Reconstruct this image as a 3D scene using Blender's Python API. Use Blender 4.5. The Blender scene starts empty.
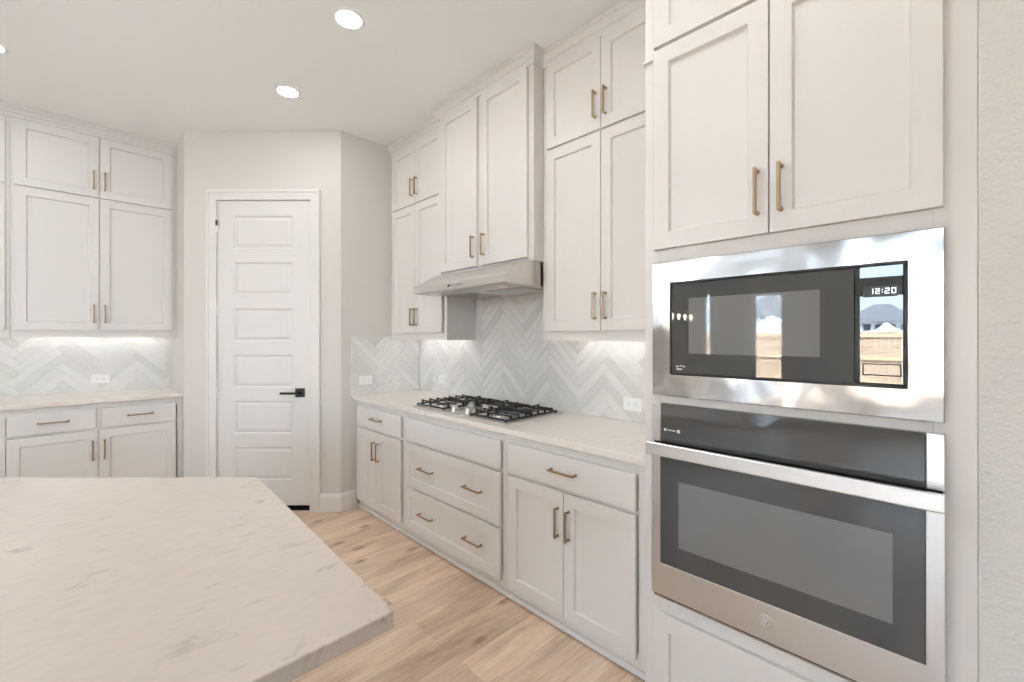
import bpy, bmesh, math, random
from mathutils import Vector, Matrix

S = math.sqrt(0.5)
SC = bpy.context.scene
COL = SC.collection
RND = random.Random(7)

# ------------------------------------------------------------------ camera
H = 1.39                       # eye height
F_PX, CY = 431.0, 337.5        # focal length and horizon in pixels of the 1024 x 682 frame
cam_data = bpy.data.cameras.new('camera')
cam = bpy.data.objects.new('camera', cam_data)
COL.objects.link(cam)
cam.location = (0, 0, H)
cam.rotation_euler = (math.radians(90), 0, math.radians(-45))
cam_data.sensor_fit = 'HORIZONTAL'
cam_data.sensor_width = 36.0
cam_data.lens = F_PX / 1024 * 36.0
cam_data.shift_y = -(341.0 - CY) / 1024
cam_data.clip_start = 0.02
cam_data.clip_end = 500
SC.camera = cam

# ------------------------------------------------------------------ world, sun, exposure
SC.view_settings.view_transform = 'Standard'
SC.view_settings.look = 'None'
SC.view_settings.gamma = 1.0
SC.view_settings.use_curve_mapping = False
SC.view_settings.exposure = 0.53
SKY_STRENGTH = 10.0
SUN_STRENGTH = 90.0
CAN_STRENGTH = 66.0
LED_STRENGTH = 6.0

world = bpy.data.worlds.new('sky')
SC.world = world
world.use_nodes = True
nt = world.node_tree
nt.nodes.clear()
w_out = nt.nodes.new('ShaderNodeOutputWorld')
w_bg = nt.nodes.new('ShaderNodeBackground')
w_ramp = nt.nodes.new('ShaderNodeValToRGB')
w_sep = nt.nodes.new('ShaderNodeSeparateXYZ')
w_geo = nt.nodes.new('ShaderNodeTexCoord')
nt.links.new(w_geo.outputs['Generated'], w_sep.inputs[0])
nt.links.new(w_sep.outputs['Z'], w_ramp.inputs[0])
w_ramp.color_ramp.elements[0].position = 0.0
w_ramp.color_ramp.elements[0].color = (0.70, 0.89, 1.08, 1)
w_ramp.color_ramp.elements[1].position = 0.7
w_ramp.color_ramp.elements[1].color = (0.55, 0.79, 1.08, 1)
nt.links.new(w_ramp.outputs[0], w_bg.inputs[0])
w_bg.inputs[1].default_value = SKY_STRENGTH
nt.links.new(w_bg.outputs[0], w_out.inputs[0])

sun_d = bpy.data.lights.new('sun', 'SUN')
sun_d.energy = SUN_STRENGTH
sun_d.angle = math.radians(1.0)
sun_d.color = (0.82, 0.93, 1.05)
sun = bpy.data.objects.new('sun', sun_d)
COL.objects.link(sun)
sun.rotation_euler = Vector((-0.42, 0.55, -0.72)).to_track_quat('-Z', 'Y').to_euler()

cy = SC.cycles
cy.max_bounces = 12
cy.diffuse_bounces = 7
cy.glossy_bounces = 5
cy.transparent_max_bounces = 12
cy.sample_clamp_indirect = 6.0
cy.caustics_reflective = False
cy.caustics_refractive = False
cy.use_denoising = True

# ------------------------------------------------------------------ materials
def new_mat(name):
    m = bpy.data.materials.new(name)
    m.use_nodes = True
    b = m.node_tree.nodes['Principled BSDF']
    return m, m.node_tree, b

def nd(t, kind, **kw):
    n = t.nodes.new(kind)
    for k, v in kw.items():
        setattr(n, k, v)
    return n

def plain(name, col, rough=0.5, metal=0.0, ior=None, bump=None, coat=0.0, vary=0.0):
    m, t, b = new_mat(name)
    b.inputs['Base Color'].default_value = (*col, 1)
    b.inputs['Roughness'].default_value = rough
    b.inputs['Metallic'].default_value = metal
    b.inputs['Coat Weight'].default_value = coat
    if ior:
        b.inputs['IOR'].default_value = ior
    tc = nd(t, 'ShaderNodeTexCoord')
    if vary:
        n = nd(t, 'ShaderNodeTexNoise')
        n.inputs['Scale'].default_value = 3.0
        t.links.new(tc.outputs['Object'], n.inputs['Vector'])
        r = nd(t, 'ShaderNodeMix', data_type='RGBA')
        r.inputs[6].default_value = (*[c * (1 - vary) for c in col], 1)
        r.inputs[7].default_value = (*[min(1, c * (1 + vary)) for c in col], 1)
        t.links.new(n.outputs['Fac'], r.inputs[0])
        t.links.new(r.outputs[2], b.inputs['Base Color'])
    if bump:
        sc, strength, dist = bump
        n = nd(t, 'ShaderNodeTexNoise')
        n.inputs['Scale'].default_value = sc
        n.inputs['Detail'].default_value = 3
        t.links.new(tc.outputs['Object'], n.inputs['Vector'])
        bp = nd(t, 'ShaderNodeBump')
        bp.inputs['Strength'].default_value = strength
        bp.inputs['Distance'].default_value = dist
        t.links.new(n.outputs['Fac'], bp.inputs['Height'])
        t.links.new(bp.outputs[0], b.inputs['Normal'])
    return m

def emitter(name, col, strength):
    m, t, b = new_mat(name)
    b.inputs['Base Color'].default_value = (0.8, 0.8, 0.8, 1)
    b.inputs['Emission Color'].default_value = (*col, 1)
    b.inputs['Emission Strength'].default_value = strength
    return m

def clear_glass(name, tint=(1, 1, 1), ior=1.45):
    """thin pane: mostly clear, mirrors a little more at a grazing angle"""
    m = bpy.data.materials.new(name)
    m.use_nodes = True
    t = m.node_tree
    t.nodes.clear()
    o = nd(t, 'ShaderNodeOutputMaterial')
    mx = nd(t, 'ShaderNodeMixShader')
    tr = nd(t, 'ShaderNodeBsdfTransparent')
    tr.inputs[0].default_value = (*tint, 1)
    gl = nd(t, 'ShaderNodeBsdfGlossy')
    gl.inputs['Roughness'].default_value = 0.02
    fr = nd(t, 'ShaderNodeFresnel')
    fr.inputs[0].default_value = ior
    t.links.new(fr.outputs[0], mx.inputs[0])
    t.links.new(tr.outputs[0], mx.inputs[1])
    t.links.new(gl.outputs[0], mx.inputs[2])
    t.links.new(mx.outputs[0], o.inputs[0])
    return m

def stainless(name, col, rough, wave=0.0, axis=1, fine=260):
    m, t, b = new_mat(name)
    b.inputs['Base Color'].default_value = (*col, 1)
    b.inputs['Metallic'].default_value = 1.0
    tc = nd(t, 'ShaderNodeTexCoord')
    mp = nd(t, 'ShaderNodeMapping')
    sc = [fine, fine, fine]
    sc[axis] = 2.5
    mp.inputs['Scale'].default_value = sc
    t.links.new(tc.outputs['Object'], mp.inputs[0])
    n = nd(t, 'ShaderNodeTexNoise')
    n.inputs['Scale'].default_value = 1.0
    n.inputs['Detail'].default_value = 4
    t.links.new(mp.outputs[0], n.inputs['Vector'])
    mr = nd(t, 'ShaderNodeMapRange')
    mr.inputs['To Min'].default_value = rough * 0.93
    mr.inputs['To Max'].default_value = rough * 1.07
    t.links.new(n.outputs['Fac'], mr.inputs['Value'])
    t.links.new(mr.outputs[0], b.inputs['Roughness'])
    if wave:
        w = nd(t, 'ShaderNodeTexNoise')
        w.inputs['Scale'].default_value = 7.0
        w.inputs['Detail'].default_value = 0.5
        t.links.new(tc.outputs['Object'], w.inputs['Vector'])
        bp = nd(t, 'ShaderNodeBump')
        bp.inputs['Strength'].default_value = 1.0
        bp.inputs['Distance'].default_value = wave
        t.links.new(w.outputs['Fac'], bp.inputs['Height'])
        t.links.new(bp.outputs[0], b.inputs['Normal'])
    return m

def floor_material():
    m, t, b = new_mat('oak_planks')
    tc = nd(t, 'ShaderNodeTexCoord')
    mp = nd(t, 'ShaderNodeMapping')
    mp.inputs['Location'].default_value = (0.35, 0.06, 0)
    t.links.new(tc.outputs['Object'], mp.inputs[0])
    br = nd(t, 'ShaderNodeTexBrick')
    br.offset = 0.37
    br.offset_frequency = 2
    br.inputs['Color1'].default_value = (0, 0, 0, 1)
    br.inputs['Color2'].default_value = (1, 1, 1, 1)
    br.inputs['Mortar'].default_value = (0.5, 0.5, 0.5, 1)
    br.inputs['Scale'].default_value = 1.0
    br.inputs['Mortar Size'].default_value = 0.0012
    br.inputs['Mortar Smooth'].default_value = 0.1
    br.inputs['Brick Width'].default_value = 1.5
    br.inputs['Row Height'].default_value = 0.19
    t.links.new(mp.outputs[0], br.inputs['Vector'])
    # each plank shifts its own grain
    vm = nd(t, 'ShaderNodeVectorMath', operation='MULTIPLY_ADD')
    vm.inputs[1].default_value = (7.3, 0, 5.1)
    t.links.new(br.outputs['Color'], vm.inputs[0])
    t.links.new(mp.outputs[0], vm.inputs[2])
    def grain(scale, detail, dist, rough=0.55):
        g = nd(t, 'ShaderNodeMapping')
        g.inputs['Scale'].default_value = scale
        t.links.new(vm.outputs[0], g.inputs[0])
        n = nd(t, 'ShaderNodeTexNoise')
        n.inputs['Scale'].default_value = 1.0
        n.inputs['Detail'].default_value = detail
        n.inputs['Distortion'].default_value = dist
        n.inputs['Roughness'].default_value = rough
        t.links.new(g.outputs[0], n.inputs['Vector'])
        return n
    g1 = grain((1.3, 6.5, 1.0), 6, 0.9)
    g2 = grain((6.0, 90.0, 1.0), 3, 0.2)
    ramp = nd(t, 'ShaderNodeValToRGB')
    e = ramp.color_ramp.elements
    e[0].position = 0.30
    e[0].color = (0.46, 0.33, 0.24, 1)
    e[1].position = 0.72
    e[1].color = (0.83, 0.655, 0.515, 1)
    k = ramp.color_ramp.elements.new(0.5)
    k.color = (0.74, 0.555, 0.415, 1)
    t.links.new(g1.outputs['Fac'], ramp.inputs[0])
    fine = nd(t, 'ShaderNodeMix', data_type='RGBA', blend_type='MULTIPLY')
    fr = nd(t, 'ShaderNodeMapRange')
    fr.inputs['From Min'].default_value = 0.35
    fr.inputs['From Max'].default_value = 0.65
    fr.inputs['To Min'].default_value = 0.86
    fr.inputs['To Max'].default_value = 1.06
    t.links.new(g2.outputs['Fac'], fr.inputs['Value'])
    fine.inputs[0].default_value = 1.0
    t.links.new(ramp.outputs[0], fine.inputs[6])
    t.links.new(fr.outputs[0], fine.inputs[7])
    # plank to plank tone
    tone = nd(t, 'ShaderNodeMix', data_type='RGBA', blend_type='MULTIPLY')
    tr = nd(t, 'ShaderNodeMapRange')
    tr.inputs['To Min'].default_value = 0.88
    tr.inputs['To Max'].default_value = 1.08
    t.links.new(br.outputs['Color'], tr.inputs['Value'])
    tone.inputs[0].default_value = 1.0
    t.links.new(fine.outputs[2], tone.inputs[6])
    t.links.new(tr.outputs[0], tone.inputs[7])
    # knots
    km = nd(t, 'ShaderNodeMapping')
    km.inputs['Scale'].default_value = (3.0, 6.0, 1.0)
    t.links.new(vm.outputs[0], km.inputs[0])
    vo = nd(t, 'ShaderNodeTexVoronoi', voronoi_dimensions='2D')
    vo.inputs['Scale'].default_value = 1.0
    t.links.new(km.outputs[0], vo.inputs['Vector'])
    kr = nd(t, 'ShaderNodeMapRange')
    kr.inputs['From Min'].default_value = 0.05
    kr.inputs['From Max'].default_value = 0.17
    kr.inputs['To Min'].default_value = 1.0
    kr.inputs['To Max'].default_value = 0.0
    t.links.new(vo.outputs['Distance'], kr.inputs['Value'])
    vs = nd(t, 'ShaderNodeSeparateColor')
    t.links.new(vo.outputs['Color'], vs.inputs[0])
    gt = nd(t, 'ShaderNodeMath', operation='GREATER_THAN')
    gt.inputs[1].default_value = 0.62
    t.links.new(vs.outputs[0], gt.inputs[0])
    kk = nd(t, 'ShaderNodeMath', operation='MULTIPLY')
    t.links.new(kr.outputs[0], kk.inputs[0])
    t.links.new(gt.outputs[0], kk.inputs[1])
    k2 = nd(t, 'ShaderNodeMath', operation='MULTIPLY')
    t.links.new(kk.outputs[0], k2.inputs[0])
    k2.inputs[1].default_value = 0.62
    knot = nd(t, 'ShaderNodeMix', data_type='RGBA')
    knot.inputs[7].default_value = (0.20, 0.115, 0.065, 1)
    t.links.new(k2.outputs[0], knot.inputs[0])
    t.links.new(tone.outputs[2], knot.inputs[6])
    seam = nd(t, 'ShaderNodeMix', data_type='RGBA')
    seam.inputs[7].default_value = (0.30, 0.21, 0.14, 1)
    sm = nd(t, 'ShaderNodeMath', operation='MULTIPLY')
    sm.inputs[1].default_value = 0.35
    t.links.new(br.outputs['Fac'], sm.inputs[0])
    t.links.new(sm.outputs[0], seam.inputs[0])
    t.links.new(knot.outputs[2], seam.inputs[6])
    t.links.new(seam.outputs[2], b.inputs['Base Color'])
    b.inputs['Roughness'].default_value = 0.42
    bp = nd(t, 'ShaderNodeBump')
    bp.inputs['Strength'].default_value = 0.15
    bp.inputs['Distance'].default_value = 0.002
    t.links.new(g2.outputs['Fac'], bp.inputs['Height'])
    t.links.new(bp.outputs[0], b.inputs['Normal'])
    return m

def quartz_material(name, base, vein, rough=0.22):
    m, t, b = new_mat(name)
    tc = nd(t, 'ShaderNodeTexCoord')
    mp = nd(t, 'ShaderNodeMapping')
    mp.inputs['Rotation'].default_value = (0, 0, math.radians(-40))
    mp.inputs['Scale'].default_value = (1.0, 2.2, 1.0)
    t.links.new(tc.outputs['Object'], mp.inputs[0])
    n1 = nd(t, 'ShaderNodeTexNoise')
    n1.inputs['Scale'].default_value = 9.0
    n1.inputs['Detail'].default_value = 7
    n1.inputs['Roughness'].default_value = 0.62
    n1.inputs['Distortion'].default_value = 1.2
    t.links.new(mp.outputs[0], n1.inputs['Vector'])
    r1 = nd(t, 'ShaderNodeValToRGB')
    e = r1.color_ramp.elements
    e[0].position = 0.60
    e[0].color = (0, 0, 0, 1)
    e[1].position = 0.72
    e[1].color = (1, 1, 1, 1)
    t.links.new(n1.outputs['Fac'], r1.inputs[0])
    n2 = nd(t, 'ShaderNodeTexNoise')
    n2.inputs['Scale'].default_value = 2.2
    n2.inputs['Detail'].default_value = 2
    t.links.new(tc.outputs['Object'], n2.inputs['Vector'])
    r2 = nd(t, 'ShaderNodeMapRange')
    r2.inputs['From Min'].default_value = 0.35
    r2.inputs['From Max'].default_value = 0.65
    t.links.new(n2.outputs['Fac'], r2.inputs['Value'])
    mul = nd(t, 'ShaderNodeMath', operation='MULTIPLY')
    t.links.new(r1.outputs[0], mul.inputs[0])
    t.links.new(r2.outputs[0], mul.inputs[1])
    m2 = nd(t, 'ShaderNodeMath', operation='MULTIPLY')
    m2.inputs[1].default_value = 0.85
    t.links.new(mul.outputs[0], m2.inputs[0])
    cloud = nd(t, 'ShaderNodeMix', data_type='RGBA')
    cloud.inputs[6].default_value = (*[c * 0.975 for c in base], 1)
    cloud.inputs[7].default_value = (*[min(1, c * 1.012) for c in base], 1)
    n3 = nd(t, 'ShaderNodeTexNoise')
    n3.inputs['Scale'].default_value = 26.0
    n3.inputs['Detail'].default_value = 4
    t.links.new(mp.outputs[0], n3.inputs['Vector'])
    r3 = nd(t, 'ShaderNodeMapRange')
    r3.inputs['From Min'].default_value = 0.35
    r3.inputs['From Max'].default_value = 0.6
    t.links.new(n3.outputs['Fac'], r3.inputs['Value'])
    t.links.new(r3.outputs[0], cloud.inputs[0])
    mix = nd(t, 'ShaderNodeMix', data_type='RGBA')
    mix.inputs[7].default_value = (*vein, 1)
    t.links.new(m2.outputs[0], mix.inputs[0])
    t.links.new(cloud.outputs[2], mix.inputs[6])
    t.links.new(mix.outputs[2], b.inputs['Base Color'])
    b.inputs['Roughness'].default_value = rough
    return m

def tile_material():
    m, t, b = new_mat('glazed_tile')
    at = nd(t, 'ShaderNodeAttribute')
    at.attribute_name = 'tile_tone'
    tc = nd(t, 'ShaderNodeTexCoord')
    n = nd(t, 'ShaderNodeTexNoise')
    n.inputs['Scale'].default_value = 9.0
    n.inputs['Detail'].default_value = 4
    n.inputs['Distortion'].default_value = 1.0
    t.links.new(tc.outputs['Object'], n.inputs['Vector'])
    add = nd(t, 'ShaderNodeMath', operation='MULTIPLY_ADD')
    add.inputs[1].default_value = 0.45
    t.links.new(n.outputs['Fac'], add.inputs[0])
    t.links.new(at.outputs['Fac'], add.inputs[2])
    ramp = nd(t, 'ShaderNodeValToRGB')
    e = ramp.color_ramp.elements
    e[0].position = 0.15
    e[0].color = (0.655, 0.65, 0.62, 1)
    e[1].position = 1.1
    e[1].color = (0.77, 0.76, 0.73, 1)
    t.links.new(add.outputs[0], ramp.inputs[0])
    t.links.new(ramp.outputs[0], b.inputs['Base Color'])
    b.inputs['Roughness'].default_value = 0.09
    bp = nd(t, 'ShaderNodeBump')
    bp.inputs['Strength'].default_value = 0.5
    bp.inputs['Distance'].default_value = 0.0015
    n2 = nd(t, 'ShaderNodeTexNoise')
    n2.inputs['Scale'].default_value = 18.0
    t.links.new(tc.outputs['Object'], n2.inputs['Vector'])
    t.links.new(n2.outputs['Fac'], bp.inputs['Height'])
    t.links.new(bp.outputs[0], b.inputs['Normal'])
    return m

CAB = (0.72, 0.692, 0.662)
M = {
    'cab': plain('cabinet_paint', CAB, 0.38, bump=(90, 0.05, 0.0006)),
    'wall': plain('wall_paint', (0.645, 0.612, 0.572), 0.75, bump=(60, 0.25, 0.002)),
    'texwall': plain('textured_wall_paint', (0.68, 0.67, 0.635), 0.75, bump=(85, 0.8, 0.0045)),
    'ceil': plain('ceiling_paint', (0.905, 0.92, 0.905), 0.85, bump=(60, 0.2, 0.002)),
    'trim': plain('trim_paint', (0.72, 0.70, 0.67), 0.4),
    'door': plain('door_paint', (0.71, 0.69, 0.665), 0.4),
    'floor': floor_material(),
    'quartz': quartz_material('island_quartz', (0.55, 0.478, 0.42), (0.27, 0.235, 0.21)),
    'quartz2': quartz_material('counter_quartz', (0.76, 0.70, 0.64), (0.45, 0.42, 0.40)),
    'tile': tile_material(),
    'grout': plain('grout', (0.74, 0.73, 0.70), 0.8),
    'steel': stainless('brushed_steel', (0.58, 0.58, 0.58), 0.17, wave=0.011),
    'steel_oven': stainless('oven_steel', (0.76, 0.755, 0.75), 0.305, fine=120),
    'steel_handle': stainless('handle_steel', (0.80, 0.79, 0.78), 0.34),
    'steel_hood': stainless('hood_steel', (0.70, 0.67, 0.64), 0.30),
    'brass': plain('brushed_brass', (0.42, 0.30, 0.19), 0.32, metal=1.0),
    'black': plain('black_metal', (0.012, 0.012, 0.013), 0.35),
    'iron': plain('cast_iron', (0.02, 0.02, 0.02), 0.5, bump=(200, 0.3, 0.001)),
    'burner_cap': plain('burner_cap_enamel', (0.16, 0.155, 0.15), 0.4),
    'glass_black': plain('black_oven_glass', (0.07, 0.072, 0.072), 0.015, ior=1.75),  # base colour raised to stand in for the mirrored room wall
    'glass_window': plain('oven_window_glass', (0.19, 0.192, 0.192), 0.03, ior=1.75),
    'glass_panel': plain('control_panel_glass', (0.02, 0.021, 0.022), 0.01, ior=1.85),
    'dark': plain('dark_gap', (0.01, 0.01, 0.01), 0.8),
    'white_plastic': plain('white_plastic', (0.86, 0.86, 0.85), 0.35),
    'grey_mark': plain('printed_mark', (0.72, 0.72, 0.72), 0.5),
    'clock': emitter('clock_digits', (0.9, 0.97, 1.0), 1.1),
    'lens': emitter('downlight_lens', (0.97, 0.97, 0.96), CAN_STRENGTH),
    'led': emitter('led_strip', (0.97, 0.98, 1.0), LED_STRENGTH),
    'bulb': emitter('bulb_glow', (0.90, 0.95, 1.0), 215.0),
    'bulb_dim': emitter('small_bulb_glow', (1.0, 0.85, 0.62), 14.0),
    'pane': clear_glass('window_pane'),
    'bulbglass': clear_glass('shade_glass'),
    'fence': plain('cedar_boards', (0.44, 0.29, 0.18), 0.7, vary=0.25),
    'siding': plain('house_siding', (0.78, 0.77, 0.74), 0.7),
    'shingle': plain('roof_shingles', (0.12, 0.12, 0.125), 0.9, vary=0.2),
    'grass': plain('dry_ground', (0.42, 0.40, 0.37), 0.9, vary=0.15),
    'mirror_window': plain('house_window_glass', (0.05, 0.06, 0.07), 0.1),
    'nickel': plain('satin_nickel', (0.78, 0.76, 0.73), 0.45, metal=1.0),
}

# ------------------------------------------------------------------ mesh helpers
def fr_right(c):               # runs along the range wall: a = y, d = distance out from the plane x = c
    return lambda a, d, z: (c - d, a, z)

def fr_back(c):                # runs along the far cabinet wall: a = x, d = distance out from the plane y = c
    return lambda a, d, z: (a, c - d, z)

DIAG = 3.454
def fr_diag(a, d, z):          # the pantry door's corner wall
    return ((DIAG - d) * S + a * S, (DIAG - d) * S - a * S, z)

def fr_west(c):
    return lambda a, d, z: (c + d, a, z)

def fr_south(c):
    return lambda a, d, z: (a, c + d, z)

def fr_id(a, d, z):
    return (a, d, z)

class MB:
    def __init__(self, fr=fr_id):
        self.bm = bmesh.new()
        self.fr = fr

    def face(self, pts):
        return self.bm.faces.new([self.bm.verts.new(self.fr(*p)) for p in pts])

    def box(self, a0, a1, d0, d1, z0, z1, bevel=0.0, seg=1):
        bm = self.bm
        v = [bm.verts.new(self.fr(a, d, z)) for a in (a0, a1) for d in (d0, d1) for z in (z0, z1)]
        idx = [(0, 1, 3, 2), (4, 6, 7, 5), (0, 4, 5, 1), (2, 3, 7, 6), (0, 2, 6, 4), (1, 5, 7, 3)]
        fs = [bm.faces.new([v[i] for i in f]) for f in idx]
        if bevel > 0:
            es = list({e for f in fs for e in f.edges})
            bmesh.ops.bevel(bm, geom=es, offset=bevel, segments=seg, affect='EDGES', profile=0.5)
        return self

    def rings(self, a0, a1, z0, z1, prof):
        """a rectangular front built of rings: prof = [(inset, d), ...] from the back to the middle of the face"""
        bm = self.bm
        R = []
        for ins, d in prof:
            R.append([bm.verts.new(self.fr(a, d, z)) for a, z in
                      ((a0 + ins, z0 + ins), (a1 - ins, z0 + ins), (a1 - ins, z1 - ins), (a0 + ins, z1 - ins))])
        bm.faces.new(R[0])
        for p, q in zip(R, R[1:]):
            for i in range(4):
                j = (i + 1) % 4
                bm.faces.new((p[i], p[j], q[j], q[i]))
        bm.faces.new(R[-1])
        return self

    def lathe(self, prof, at, axis=(0, 0, 1), n=24, cap=True):
        """prof = [(r, h), ...] about the axis through at (world units, frame ignored)"""
        bm = self.bm
        ax = Vector(axis).normalized()
        u = ax.orthogonal().normalized()
        w = ax.cross(u)
        at = Vector(at)
        R = []
        for r, h in prof:
            R.append([bm.verts.new(at + ax * h + (u * math.cos(2 * math.pi * i / n) + w * math.sin(2 * math.pi * i / n)) * max(r, 1e-5))
                      for i in range(n)])
        for p, q in zip(R, R[1:]):
            for i in range(n):
                j = (i + 1) % n
                bm.faces.new((p[i], p[j], q[j], q[i]))
        if cap:
            bm.faces.new(R[0])
            bm.faces.new(R[-1])
        return self

    def tube(self, p, q, r, n=10):
        p, q = Vector(p), Vector(q)
        return self.lathe([(r, 0), (r, (q - p).length)], p, q - p, n)

    def poly(self, pts, z0, z1, bevel=0.0):
        """a flat polygon (a, d) extruded from z0 to z1"""
        bm = self.bm
        lo = [bm.verts.new(self.fr(a, d, z0)) for a, d in pts]
        hi = [bm.verts.new(self.fr(a, d, z1)) for a, d in pts]
        fs = [bm.faces.new(lo), bm.faces.new(hi)]
        n = len(pts)
        for i in range(n):
            j = (i + 1) % n
            fs.append(bm.faces.new((lo[i], lo[j], hi[j], hi[i])))
        if bevel:
            es = list({e for f in fs for e in f.edges})
            bmesh.ops.bevel(bm, geom=es, offset=bevel, segments=2, affect='EDGES', profile=0.5)
        return self

    def prism(self, prof, a0, a1):
        """a profile (d, z) extruded along a"""
        bm = self.bm
        P = [bm.verts.new(self.fr(a0, d, z)) for d, z in prof]
        Q = [bm.verts.new(self.fr(a1, d, z)) for d, z in prof]
        bm.faces.new(P)
        bm.faces.new(Q)
        n = len(prof)
        for i in range(n):
            j = (i + 1) % n
            bm.faces.new((P[i], P[j], Q[j], Q[i]))
        return self

    def build(self, name, mat, parent=None, smooth=False):
        bmesh.ops.recalc_face_normals(self.bm, faces=self.bm.faces)
        base = Vector((0, 0, 0))
        p = parent
        while p is not None:
            base += p.location
            p = p.parent
        if base.length > 0:
            bmesh.ops.translate(self.bm, verts=self.bm.verts, vec=-base)
        me = bpy.data.meshes.new(name)
        self.bm.to_mesh(me)
        self.bm.free()
        me.materials.append(mat)
        if smooth:
            for f in me.polygons:
                f.use_smooth = True
            try:
                me.set_sharp_from_angle(angle=math.radians(40))
            except Exception:
                pass
        o = bpy.data.objects.new(name, me)
        COL.objects.link(o)
        if parent is not None:
            o.parent = parent
        return o

def sweep(mb, prof, path):
    """a moulding profile (outward d, z) along a mitred plan path; outward is on the left of the walk"""
    P = [Vector(p) for p in path]
    n = len(P)
    rings = []
    for i in range(n):
        dirs = []
        if i > 0:
            dirs.append((P[i] - P[i - 1]).normalized())
        if i < n - 1:
            dirs.append((P[i + 1] - P[i]).normalized())
        ns = [Vector((-d.y, d.x)) for d in dirs]
        if len(ns) == 2:
            m = (ns[0] + ns[1]).normalized()
            m = m / max(0.2, m.dot(ns[0]))
        else:
            m = ns[0]
        rings.append([mb.bm.verts.new((P[i].x + m.x * d, P[i].y + m.y * d, z)) for d, z in prof])
    k = len(prof)
    for p, q in zip(rings, rings[1:]):
        for i in range(k):
            j = (i + 1) % k
            mb.bm.faces.new((p[i], p[j], q[j], q[i]))
    mb.bm.faces.new(rings[0])
    mb.bm.faces.new(rings[-1])
    return mb

def tag(o, label=None, cat=None, group=None, kind=None):
    if label:
        o['label'] = label
    if cat:
        o['category'] = cat
    if group:
        o['group'] = group
    if kind:
        o['kind'] = kind
    return o

def thing(name, loc, label, cat, group=None, kind=None):
    o = bpy.data.objects.new(name, None)
    COL.objects.link(o)
    o.location = loc
    o.empty_display_size = 0.1
    return tag(o, label, cat, group, kind)

def struct(o):
    o['kind'] = 'structure'
    return o

def copy_tree(o, parent=None):
    c = o.copy()
    COL.objects.link(c)
    if parent is not None:
        c.parent = parent
    for ch in list(o.children):
        copy_tree(ch, c)
    return c

# ------------------------------------------------------------------ the room shell
CEIL = 3.048
WX, EX = -5.9, 2.205           # far living-room wall, range wall
SY, NY = -4.0, 4.97            # wall behind the viewer, far cabinet wall
T = 0.14

struct(MB().box(WX - T, EX + T, SY - T, NY + T, -0.15, 0.0).build('floor', M['floor']))
struct(MB().box(WX - T, EX + T, SY - T, NY + T, CEIL, CEIL + 0.2).build('ceiling', M['ceil']))
struct(MB().box(EX, EX + T, -0.06, NY + T, 0, CEIL).build('wall_range', M['wall']))
struct(MB().box(WX - T, EX, NY, NY + T, 0, CEIL).build('wall_back', M['wall']))
# wall beside the oven tower, orange-peel texture
struct(MB().box(1.4885, EX + T, SY - T, -0.0583, 0, CEIL, 0.004, 2).build('wall_near', M['texwall']))

def wall_with_openings(name, fr, a0, a1, holes, mat, d0=-T, d1=0.0, z1=CEIL):
    mb = MB(fr)
    hs = sorted(holes)
    cur = a0
    for (h0, h1, b, t) in hs:
        if h0 > cur:
            mb.box(cur, h0, d0, d1, 0, z1)
        mb.box(h0, h1, d0, d1, t, z1)
        if b > 0:
            mb.box(h0, h1, d0, d1, 0, b)
        cur = h1
    mb.box(cur, a1, d0, d1, 0, z1)
    return struct(mb.build(name, mat))

struct(MB().box(-1.5, 1.488, -2.24, -2.1, 0, CEIL).build('wall_light_block', M['wall']))  # unseen wall added to keep light off the island's near edge
# openings: (along from, along to, sill height, head height)
W_A = (-1.90, 1.00, 0.62, 2.62)
W_B = (3.24, 3.42, 1.00, 2.30)
W_DOOR = (1.86, 2.66, 0.0, 2.36)
wall_with_openings('wall_west', fr_west(WX), SY, NY, [W_A, W_B, W_DOOR], M['wall'])
S_A = (-5.6, -1.9, 0.1, 2.75)  # unseen opening added and widened so the sunlit floor brightens the ceiling
wall_with_openings('wall_south', fr_south(SY), WX - T, 1.488, [S_A], M['wall'])

def window(n, fr, hole, mullions=(), rails=()):
    a0, a1, z0, z1 = hole
    mb = MB(fr)
    w = 0.05
    mb.box(a0, a1, -0.10, -0.02, z0, z0 + w, 0.004)
    mb.box(a0, a1, -0.10, -0.02, z1 - w, z1, 0.004)
    mb.box(a0, a0 + w, -0.10, -0.02, z0 + w, z1 - w, 0.004)
    mb.box(a1 - w, a1, -0.10, -0.02, z0 + w, z1 - w, 0.004)
    for m_ in mullions:
        mb.box(m_ - 0.03, m_ + 0.03, -0.10, -0.02, z0 + w, z1 - w, 0.004)
    for (r0, r1) in rails:
        mb.box(a0 + w, a1 - w, -0.10, -0.02, r0, r1, 0.004)
    o = struct(mb.build('window_%d' % n, M['trim']))
    MB(fr).box(a0 + w * 0.5, a1 - w * 0.5, -0.062, -0.056, z0 + w * 0.5, z1 - w * 0.5).build('pane', M['pane'], o)
    MB(fr).box(a0 - 0.03, a1 + 0.03, 0.001, 0.035, z0 - 0.022, z0 - 0.001, 0.004).build('sill', M['trim'], o)
    # daylight portal in the opening: tells the renderer where the sky comes in
    ld = bpy.data.lights.new('sky_portal', 'AREA')
    ld.shape = 'RECTANGLE'
    ld.size = a1 - a0
    ld.size_y = z1 - z0
    ld.cycles.is_portal = True
    lo = bpy.data.objects.new('sky_portal', ld)
    COL.objects.link(lo)
    c = Vector(fr((a0 + a1) / 2, -0.12, (z0 + z1) / 2))
    nrm = Vector(fr(0, 1, 0)) - Vector(fr(0, 0, 0))
    lo.location = c
    lo.rotation_euler = nrm.to_track_quat('-Z', 'Z').to_euler()
    return o

window(1, fr_west(WX), W_A, mullions=[-0.62], rails=[(2.05, 2.34)])
window(2, fr_west(WX), W_B)
window(3, fr_south(SY), S_A, mullions=[-4.37, -3.13])

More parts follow.
